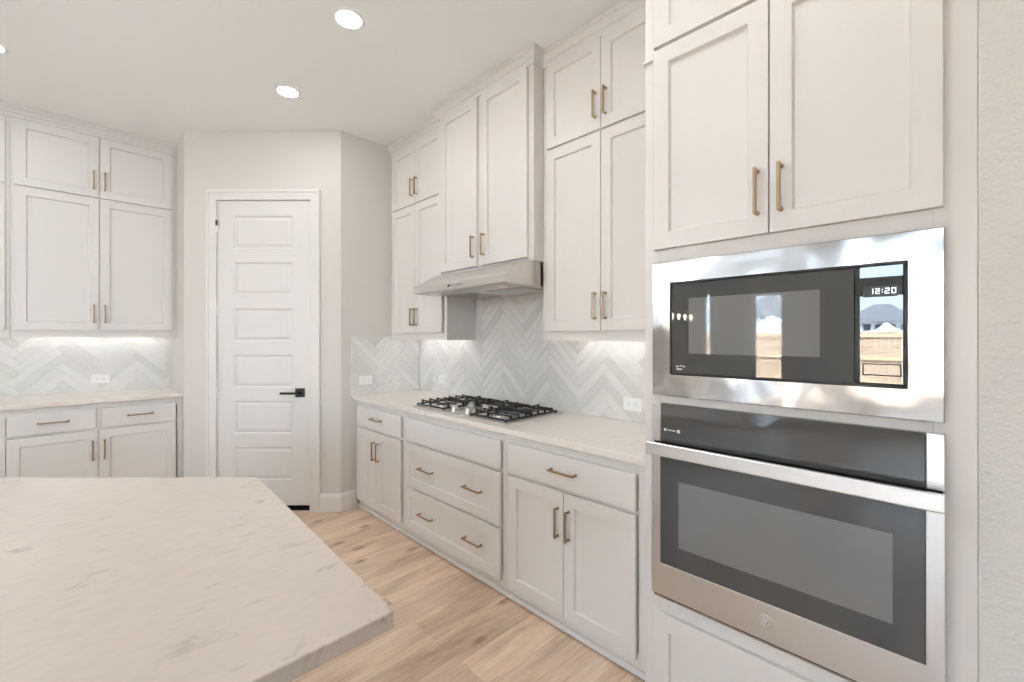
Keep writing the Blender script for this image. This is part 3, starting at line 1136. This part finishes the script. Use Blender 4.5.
# hollow underside
body = mb.build('canopy', M['steel_hood'], hd)
mb = MB(fX)
mb.box(HY0 + 0.004, HY1 - 0.004, -hx + 0.004, -1.640, 1.6865, 1.6898, 0.001)
und = mb.build('underside_panel', M['steel_hood'], hd)
for yc in (1.90, 2.36):
    mb = MB(fX)
    mb.box(yc - 0.16, yc + 0.16, -2.10, -1.82, 1.682, 1.6864, 0.001)
    mb.build('grease_filter', M['steel'], und)
for yc in (1.80, 2.46):
    mb = MB()
    mb.lathe([(0.032, 0.0), (0.032, 0.004), (0.026, 0.006)], (1.72, yc, 1.6865), axis=(0, 0, -1), n=20)
    mb.build('hood_lamp', M['white_plastic'], und)
for i in range(5):
    mb = MB(fX)
    yc = 2.19 - i * 0.030
    mb.box(yc - 0.010, yc + 0.010, -1.632, -1.6265, 1.708, 1.722, 0.001)
    mb.build('button', M['black'] if i == 0 else M['steel'], hd)

# ------------------------------------------------------------------ gas cooktop
ck = thing('gas_cooktop', (1.86, 2.125, 0.914), 'stainless gas cooktop with black cast-iron grates set in the worktop', 'cooktop')
KX0, KX1, KY0, KY1 = 1.622, 2.105, 1.672, 2.585
mb = MB(fr_id)
V = []
for ins, z in ((0, 0.9145), (0, 0.919), (0.006, 0.9235), (0.016, 0.9235), (0.026, 0.921)):
    V.append([mb.bm.verts.new((x, y, z)) for x, y in ((KX0 + ins, KY0 + ins), (KX1 - ins, KY0 + ins), (KX1 - ins, KY1 - ins), (KX0 + ins, KY1 - ins))])
mb.bm.faces.new(V[0])
for p, q in zip(V, V[1:]):
    for i in range(4):
        j = (i + 1) % 4
        mb.bm.faces.new((p[i], p[j], q[j], q[i]))
mb.bm.faces.new(V[-1])
mb.build('steel_plate', M['steel_hood'], ck)
GB, GT = 0.949, 0.958            # grate bars
def bar(mb, x0, y0, x1, y1, w=0.0055, z0=GB, z1=GT):
    dx, dy = x1 - x0, y1 - y0
    if abs(dx) >= abs(dy):
        mb.box(x0, x1, y0 - w, y0 + w, z0, z1, 0.0015)
    else:
        mb.box(x0 - w, x0 + w, y0, y1, z0, z1, 0.0015)
def grate(x0, x1, y0, y1, centres):
    mb = MB()
    fz0, fz1 = 0.929, 0.939
    for q in (((x0, y0, x1, y0)), ((x0, y1, x1, y1)), ((x0, y0, x0, y1)), ((x1, y0, x1, y1))):
        bar(mb, *q, z0=fz0, z1=fz1)
    for x in (x0, x1):
        for y in (y0, y1):
            mb.box(x - 0.0065, x + 0.0065, y - 0.0065, y + 0.0065, 0.9215, fz1, 0.002)
    if len(centres) == 2:
        bar(mb, (x0 + x1) / 2, y0, (x0 + x1) / 2, y1, z0=fz0 + 0.006, z1=GT)
    for (cx, cy_) in centres:
        for k_ in range(-1, 2):
            xx = cx + k_ * 0.062
            g = 0.026 if k_ == 0 else 0.034
            for (ya, yb, yp) in ((y0, cy_ - g, y0), (cy_ + g, y1, y1)):
                bar(mb, xx, ya, xx, yb)
                mb.box(xx - 0.0055, xx + 0.0055, yp - 0.006, yp + 0.006, fz0 + 0.002, GT + 0.003, 0.0015)
        for (xa, xb, xp) in ((x0, cx - 0.03, x0), (cx + 0.03, x1, x1)):
            if abs(xp - cx) < 0.16:
                bar(mb, xa, cy_, xb, cy_)
                mb.box(xp - 0.006, xp + 0.006, cy_ - 0.0055, cy_ + 0.0055, fz0 + 0.002, GT + 0.003, 0.0015)
    mb.build('grate', M['iron'], ck)
def burner(x, y, r):
    mb = MB()
    mb.lathe([(r * 1.35, 0.0), (r * 1.35, 0.004), (r * 1.05, 0.006), (r * 1.0, 0.014)], (x, y, 0.9212), n=24)
    b_ = mb.build('burner', M['steel_hood'], ck)
    mb = MB()
    mb.lathe([(r, 0.0), (r, 0.004), (r * 0.9, 0.007)], (x, y, 0.9353), n=24)
    mb.build('burner_cap', M['burner_cap'], b_)
XF, XB = 1.745, 1.975
grate(1.645, 2.080, 2.268, 2.562, [(XF, 2.415), (XB, 2.415)])
grate(1.645, 2.080, 1.694, 1.985, [(XF, 1.840), (XB, 1.840)])
grate(1.885, 2.080, 2.000, 2.253, [(1.982, 2.126)])
for (x, y, r) in ((XF, 2.415, 0.048), (XB, 2.415, 0.040), (XF, 1.840, 0.040), (XB, 1.840, 0.048), (1.98, 2.126, 0.056)):
    burner(x, y, r)
for (x, y) in ((1.685, 2.205), (1.685, 2.065), (1.757, 2.135), (1.828, 2.205), (1.828, 2.065)):
    mb = MB()
    mb.lathe([(0.028, 0.0), (0.028, 0.003), (0.0225, 0.005), (0.0215, 0.029), (0.0195, 0.032)], (x, y, 0.9212), n=24)
    mb.box(x - 0.0215, x + 0.0215, y - 0.005, y + 0.005, 0.952, 0.962, 0.002)
    mb.build('knob', M['steel_hood'], ck, smooth=True)

# ------------------------------------------------------------------ herringbone backsplashes
def clip_poly(pts, axis, val, keep_less):
    out = []
    n = len(pts)
    ins = lambda p: (p[axis] <= val) if keep_less else (p[axis] >= val)
    for i in range(n):
        p, q = pts[i], pts[(i + 1) % n]
        if ins(p):
            out.append(p)
        if ins(p) != ins(q):
            f = (val - p[axis]) / (q[axis] - p[axis])
            r = [0, 0]
            r[axis] = val
            r[1 - axis] = p[1 - axis] + f * (q[1 - axis] - p[1 - axis])
            out.append(tuple(r))
    return out

def herringbone(fr, a0, a1, z0, z1, origin, name, label, seed, d_wall=0.0005):
    rnd = random.Random(seed)
    L, W_ = 0.315, 0.0525
    g = 0.0011
    bm = bmesh.new()
    tone = bm.loops.layers.float_color.new('tile_tone')
    oa, oz = origin
    rot = lambda x, y: (oa + (x - y) * S, oz + (x + y) * S)
    span = max(a1 - a0, z1 - z0) + 1.2
    nk = int(span / (W_ * 1.414)) + 8
    for m_ in range(-8, 9):
        for k_ in range(-nk - 40, nk + 40):
            for kind in (0, 1):
                bx_, by_ = k_ * W_ + m_ * 2 * L, k_ * W_
                if kind == 0:
                    rect = (bx_, by_, bx_ + L, by_ + W_)
                else:
                    rect = (bx_ - W_, by_, bx_, by_ + L)
                x0, y0, x1, y1 = rect[0] + g, rect[1] + g, rect[2] - g, rect[3] - g
                P = [rot(x0, y0), rot(x1, y0), rot(x1, y1), rot(x0, y1)]
                if max(p[0] for p in P) < a0 or min(p[0] for p in P) > a1 or max(p[1] for p in P) < z0 or min(p[1] for p in P) > z1:
                    continue
                cx = sum(p[0] for p in P) / 4
                cz = sum(p[1] for p in P) / 4
                Q = clip_poly(P, 0, a0, False)
                Q = clip_poly(Q, 0, a1, True) if len(Q) > 2 else Q
                Q = clip_poly(Q, 1, z0, False) if len(Q) > 2 else Q
                Q = clip_poly(Q, 1, z1, True) if len(Q) > 2 else Q
                if len(Q) < 3:
                    continue
                area = 0.5 * abs(sum(Q[i][0] * Q[(i + 1) % len(Q)][1] - Q[(i + 1) % len(Q)][0] * Q[i][1] for i in range(len(Q))))
                if area < 6e-5:
                    continue
                ta, tz = rnd.uniform(-0.006, 0.006), rnd.uniform(-0.006, 0.006)
                dd = 0.0078 + rnd.uniform(-0.0003, 0.0003)
                val = rnd.random()
                mx = sum(p[0] for p in Q) / len(Q)
                mz = sum(p[1] for p in Q) / len(Q)
                mn = min(max(p[0] for p in Q) - min(p[0] for p in Q), max(p[1] for p in Q) - min(p[1] for p in Q))
                sh = max(0.6, 1 - 0.0024 / max(mn * 0.5, 0.004))
                lo = [bm.verts.new(fr(p[0], d_wall + 0.003, p[1])) for p in Q]
                mid = [bm.verts.new(fr(p[0], dd - 0.0012 + ta * (p[0] - cx) + tz * (p[1] - cz), p[1])) for p in Q]
                top = [bm.verts.new(fr(mx + (p[0] - mx) * sh, dd + ta * (p[0] - cx) + tz * (p[1] - cz), mz + (p[1] - mz) * sh)) for p in Q]
                n = len(Q)
                fs = [bm.faces.new(top)]
                for i in range(n):
                    j = (i + 1) % n
                    fs.append(bm.faces.new((lo[i], lo[j], mid[j], mid[i])))
                    fs.append(bm.faces.new((mid[i], mid[j], top[j], top[i])))
                for f in fs:
                    for lp in f.loops:
                        lp[tone] = (val, val, val, 1)
    bmesh.ops.recalc_face_normals(bm, faces=bm.faces)
    me = bpy.data.meshes.new(name)
    bm.to_mesh(me)
    bm.free()
    me.materials.append(M['tile'])
    root = thing(name, fr((a0 + a1) / 2, 0, z0), label, 'backsplash')
    me.transform(Matrix.Translation(-root.location))
    o = bpy.data.objects.new('tiles', me)
    COL.objects.link(o)
    o.parent = root
    MB(fr).box(a0, a1, d_wall, d_wall + 0.0045, z0, z1).build('grout', M['grout'], root)
    return root

fW = fr_right(EX)
herringbone(fW, YT + 0.002, PY - 0.010, 0.9145, 1.76, (2.095, 0.95), 'tile_backsplash',
            'glossy white herringbone tile backsplash behind the gas cooktop', 3)
fP = fr_back(PY)
herringbone(fP, 1.560, EX - 0.010, 0.9145, 1.400, (1.80, 0.90), 'tile_backsplash',
            'short return of white herringbone tile on the pantry side wall', 5)

# ------------------------------------------------------------------ far run against the back wall
UFR = 4.690                     # face frame of the far wall cabinets
fU = fr_back(UFR)
UD = NY - UFR - 0.014
wall_cabinet(fU, UD, -0.3565, QX - 0.001, [(-0.337, 0.1005, 'hi'), (0.104, 0.5546, 'lo')],
             'beige-white stacked wall cabinet on the far wall, meeting the pantry corner', (0.1, UFR, 1.39), dz=0.020)
wall_cabinet(fU, UD, -1.320, -0.3575, [(-1.285, -0.834, 'hi'), (-0.830, -0.378, 'lo')],
             'stacked wall cabinet on the far wall, mostly cut off, away from the pantry corner', (-0.85, UFR, 1.39), dz=0.020)
LB = 4.395
fL = fr_back(LB)
LDEP = NY - LB - 0.014
LTOP = 0.9095
door_drawer_base(fL, LDEP, -0.385, QX - 0.001, (0.1, LB, 0), 'beige-white two-drawer base cabinet on the far wall, meeting the pantry corner',
                 [(-0.349, 0.078), (0.1076, 0.541)], [(-0.349, 0.0905, 'hi'), (0.094, 0.541, 'lo')], dt=0.868, db=0.727, dd=0.712, ztop=LTOP)
door_drawer_base(fL, LDEP, -1.320, -0.386, (-0.85, LB, 0), 'base cabinet on the far wall, mostly cut off, away from the pantry corner',
                 [(-1.284, -0.868), (-0.838, -0.422)], [(-1.284, -0.855, 'hi'), (-0.851, -0.422, 'lo')], dt=0.868, db=0.727, dd=0.712, ztop=LTOP)
ct = MB().poly([(-1.335, 4.355), (QX - 0.0005, 4.355), (QX - 0.0005, NY - 0.0005), (-1.335, NY - 0.0005)], 0.9105, 0.941, 0.003)
tag(ct.build('countertop', M['quartz2']), 'pale quartz worktop on the far wall beside the pantry corner', 'countertop')
fN = fr_back(NY)
herringbone(fN, -1.335, QX - 0.012, 0.9415, 1.45, (0.12, 0.97), 'tile_backsplash',
            'white herringbone tile backsplash above the far worktop', 9)
MB(fN).box(QX - 0.0115, QX - 0.0008, 0.0005, 0.012, 0.9415, 1.45, 0.001)
struct(MB(fN).box(QX - 0.0115, QX - 0.0008, 0.0005, 0.011, 0.9415, 1.40, 0.001).build('trim_6', M['trim']))
struct(MB(fP).box(1.549, 1.5595, 0.0005, 0.011, 0.9145, 1.400, 0.001).build('trim_7', M['trim']))

# crowns
cr = MB()
path = [(CFR, PY - 0.001), (CFR, YH1 + 0.0), (HFR, YH1), (HFR, YH0), (CFR, YH0), (CFR, YT)]
sweep(cr, CR, [Vector(p) for p in path][::-1])
struct(cr.build('trim_1', M['cab']))
cr = MB()
sweep(cr, CR, [(TFR, YE), (TFR, YT)])
struct(cr.build('trim_8', M['cab']))
cr = MB()
sweep(cr, CR, [(QX - 0.001, UFR), (-1.32, UFR)][::-1] if False else [(QX - 0.001, UFR), (-1.32, UFR)])
struct(cr.build('trim_5', M['cab']))

# ------------------------------------------------------------------ outlets
def outlet(fr, a, z, label, w=0.115, h=0.073, d=0.0085):
    t = thing('wall_outlet', fr(a, d, z), label, 'outlet', None)
    mb = MB(fr)
    mb.box(a - w / 2, a + w / 2, d, d + 0.005, z - h / 2, z + h / 2, 0.0022, 2)
    mb.build('cover_plate', M['white_plastic'], t)
    horiz = w > h
    for s in (-1, 1):
        mb = MB(fr)
        if horiz:
            mb.box(a + s * 0.021 - 0.017, a + s * 0.021 + 0.017, d + 0.005, d + 0.0068, z - 0.015, z + 0.015, 0.0008)
        else:
            mb.box(a - 0.015, a + 0.015, d + 0.005, d + 0.0068, z + s * 0.021 - 0.017, z + s * 0.021 + 0.017, 0.0008)
        rc = mb.build('receptacle', M['white_plastic'], t)
        mb = MB(fr)
        ca, cz = (a + s * 0.021, z) if horiz else (a, z + s * 0.021)
        for q in (-1, 1):
            if horiz:
                mb.box(ca - 0.004, ca + 0.004, d + 0.0066, d + 0.0071, cz + q * 0.006 - 0.0012, cz + q * 0.006 + 0.0012)
            else:
                mb.box(ca + q * 0.006 - 0.0012, ca + q * 0.006 + 0.0012, d + 0.0066, d + 0.0071, cz - 0.004, cz + 0.004)
        mb.build('slot', M['dark'], rc)
    return t
outlet(fW, 1.235, 1.014, 'white outlet on the tile backsplash near the oven tower')
outlet(fW, 3.04, 1.030, 'white outlet on the tile backsplash behind the cooktop, close to the corner', w=0.10)
outlet(fP, 1.675, 1.035, 'white outlet on the tile return of the pantry side wall')
outlet(fN, 0.115, 1.045, 'white outlet on the tile backsplash of the far wall')

# ------------------------------------------------------------------ island
isl = thing('kitchen_island', (-0.4, 1.6, 0), 'kitchen island with a big pale veined quartz slab and an angled end', 'island')
mb = MB()
mb.poly([(0.386, 0.676), (0.427, 1.650), (-0.80, 2.870), (-1.75, 1.92), (-1.75, 0.676)], 0.884, 0.914, 0.0025)
mb.build('worktop', M['quartz'], isl)
mb = MB()
mb.poly([(0.375, 1.17), (0.375, 1.635), (-0.80, 2.815), (-1.70, 1.90), (-1.70, 1.17)], 0.0, 0.8835)
mb.build('base', M['cab'], isl)

# ------------------------------------------------------------------ lights
def downlight(x, y, label):
    t = thing('recessed_light', (x, y, CEIL), label, 'ceiling light', 'recessed ceiling lights')
    mb = MB()
    mb.lathe([(0.082, 0.0006), (0.082, 0.003), (0.077, 0.005), (0.064, 0.0065), (0.062, 0.005), (0.0619, 0.0006)], (x, y, CEIL), axis=(0, 0, -1), n=36, cap=False)
    mb.build('trim_ring', M['white_plastic'], t, smooth=True)
    mb = MB()
    mb.lathe([(0.0615, 0.0012), (0.0615, 0.0045)], (x, y, CEIL), axis=(0, 0, -1), n=36)
    mb.build('lens', M['lens'], t)
    return t
downlight(0.985, 2.185, 'lit recessed ceiling light above the aisle, level with the hood cabinet')
downlight(0.985, 3.120, 'lit recessed ceiling light closest to the pantry door')
downlight(-0.375, 3.820, 'lit recessed ceiling light in front of the far wall cabinets, cut off by the frame')
for (x, y) in ((0.985, 1.25), (0.985, 0.32), (-1.6, 3.8), (-0.375, 1.98), (-0.375, 1.06)):  # unseen lights carrying on the rows, added to brighten cabinets and floor
    downlight(x, y, 'unseen recessed ceiling light, added along the rows to brighten the kitchen')

def led(fr, a0, a1, d, z, label):
    mb = MB(fr)
    mb.box(a0, a1, d, d + 0.018, z - 0.011, z - 0.0005)
    o = mb.build('led_bar', M['led'])
    tag(o, label, 'under-cabinet light')
led(fR, 0.86, 1.58, -0.20, 1.399, 'lit strip light under the wall cabinet next to the oven tower')
led(fR, 2.68, 3.32, -0.20, 1.399, 'lit strip light under the corner wall cabinet by the pantry side wall')
led(fU, -0.30, 0.52, -0.20, 1.419, 'lit strip light under the far wall cabinet near the pantry corner')
led(fU, -1.25, -0.45, -0.20, 1.419, 'lit strip light under the far wall cabinet away from the pantry corner')

# glass pendant over the island and a bar chandelier in the dining area: both show in the microwave glass
pn = thing('glass_pendant', (-0.50, 1.44, CEIL), 'clear glass pendant with a glowing bulb over the island, mirrored in the microwave', 'pendant light')
mb = MB()
mb.lathe([(0.06, 0.0006), (0.06, 0.02), (0.045, 0.03)], (-0.50, 1.44, CEIL), axis=(0, 0, -1), n=24)
mb.tube((-0.50, 1.44, 2.08), (-0.50, 1.44, CEIL - 0.03), 0.005)
mb.lathe([(0.030, 0.0), (0.030, 0.06), (0.012, 0.09)], (-0.50, 1.44, 2.0), n=18)
mb.build('stem', M['black'], pn)
mb = MB()
for i in range(24):
    p0, p1 = 2 * math.pi * i / 24, 2 * math.pi * (i + 1) / 24
    mb.tube((-0.50 + 0.1355 * math.cos(p0), 1.44 + 0.1355 * math.sin(p0), 1.679), (-0.50 + 0.1355 * math.cos(p1), 1.44 + 0.1355 * math.sin(p1), 1.679), 0.003, 6)
mb.build('shade_rim', M['black'], pn)
mb = MB()
mb.lathe([(0.135, 0.0), (0.140, 0.10), (0.120, 0.22), (0.065, 0.31), (0.031, 0.33)], (-0.50, 1.44, 1.68), n=32, cap=False)
mb.build('glass_shade', M['bulbglass'], pn, smooth=True)
mb = MB()
mb.lathe([(0.004, 0.0), (0.022, 0.008), (0.033, 0.03), (0.030, 0.05), (0.016, 0.085), (0.014, 0.105)], (-0.50, 1.44, 1.895), n=18)
mb.build('bulb', M['bulb'], pn, smooth=True)
pn2 = copy_tree(pn)  # second, unseen pendant added to even out light on the ceiling
pn2.location = (-1.22, 2.08, CEIL)
pn2['label'] = 'added unseen glass pendant over the far half of the island, evening the ceiling light'
chd = thing('bar_chandelier', (-4.3, 3.2, CEIL), 'dark bar chandelier with five bulbs in the dining area, mirrored in the microwave', 'chandelier')
mb = MB()
for x in (-4.6, -4.0):
    mb.tube((x, 3.2, 1.70), (x, 3.2, CEIL - 0.001), 0.006)
mb.box(-4.9, -3.7, 3.185, 3.215, 1.66, 1.69, 0.003)
mb.build('frame', M['black'], chd)
for i in range(5):
    x = -4.8 + i * 0.25
    mb = MB()
    mb.lathe([(0.012, 0.0), (0.014, 0.02), (0.030, 0.06), (0.026, 0.09), (0.004, 0.11)], (x, 3.2, 1.691), n=14)
    mb.build('bulb', M['bulb_dim'], chd, smooth=True)

# ------------------------------------------------------------------ outside: what the oven glass mirrors, plus an added sky-blocking wall
gw = thing('sky_block_wall', (-3.5, -7.5, -0.16), 'unseen garden wall added outside the rear window to block low sky light', 'garden wall')  # unseen wall added to keep low sky light off the far cabinets
MB().box(-12.0, 6.0, -7.6, -7.4, -0.159, 2.3).build('masonry', M['grout'], gw)
MB().box(-12.0, 6.0, -7.65, -7.35, 2.3005, 2.38, 0.01).build('coping', M['grout'], gw)
struct(MB().box(-140, 60, -90, 90, -0.45, -0.16).build('ground_outside', M['grass']))
fn = thing('garden_fence', (-13.0, 1.0, -0.16), 'cedar board fence in the garden, mirrored in the microwave glass', 'fence')
mb = MB()
y = -16.0
while y < 20.0:
    mb.box(-13.0, -12.98, y, y + 0.129, -0.159, 1.55 + RND.uniform(-0.004, 0.004))
    y += 0.14
mb.build('boards', M['fence'], fn)
mb = MB()
for z in (0.05, 0.75, 1.40):
    mb.box(-12.979, -12.94, -16, 20, z, z + 0.085)
mb.build('rail', plain('fence_rail', (0.62, 0.42, 0.24), 0.7), fn)
def house(x, y, w, dpt, eave, peak, label):
    t = thing('neighbour_house', (x, y, -0.16), label, 'house')
    mb = MB()
    mb.box(x - dpt, x, y - w / 2, y + w / 2, -0.159, eave)
    mb.build('house_wall', M['siding'], t)
    mb = MB()
    e = 0.5
    A = [(x + e, y - w / 2 - e, eave), (x + e, y + w / 2 + e, eave), (x - dpt - e, y + w / 2 + e, eave), (x - dpt - e, y - w / 2 - e, eave)]
    B = [(x - dpt / 2, y - w * 0.12, peak), (x - dpt / 2, y + w * 0.12, peak)]
    va = [mb.bm.verts.new(p) for p in A]
    vb = [mb.bm.verts.new(p) for p in B]
    mb.bm.faces.new(va)
    mb.bm.faces.new((va[0], va[1], vb[1], vb[0]))
    mb.bm.faces.new((va[1], va[2], vb[1]))
    mb.bm.faces.new((va[2], va[3], vb[0], vb[1]))
    mb.bm.faces.new((va[3], va[0], vb[0]))
    mb.build('house_roof', M['shingle'], t)
    for k_ in (-2, -1, 0, 1, 2):
        mb = MB()
        mb.box(x + 0.001, x + 0.05, y + k_ * w * 0.17 - w * 0.05, y + k_ * w * 0.17 + w * 0.05, eave - 1.0, eave - 0.3)
        mb.build('house_window', M['mirror_window'], t)
    # gable bay
    mb = MB()
    gy = y - w * 0.12
    g0, g1, ge, gp = gy - w * 0.2, gy + w * 0.2, eave - 1.3, eave - 0.1
    P = [(g0, -0.159), (g1, -0.159), (g1, ge), (gy, gp), (g0, ge)]
    f0 = [mb.bm.verts.new((x + 2.0, a, z)) for a, z in P]
    f1 = [mb.bm.verts.new((x + 0.002, a, z)) for a, z in P]
    mb.bm.faces.new(f0)
    mb.bm.faces.new(f1)
    for i in range(5):
        j = (i + 1) % 5
        mb.bm.faces.new((f0[i], f0[j], f1[j], f1[i]))
    mb.build('gable_bay', M['siding'], t)
house(-62, 5.2, 6.4, 6, 3.2, 5.4, 'pale house with a hipped grey roof beyond the fence, mirrored in the control panel')
house(-58, 15.8, 9, 11, 4.2, 7.2, 'pale house beyond the fence, mirrored through the glazed door')
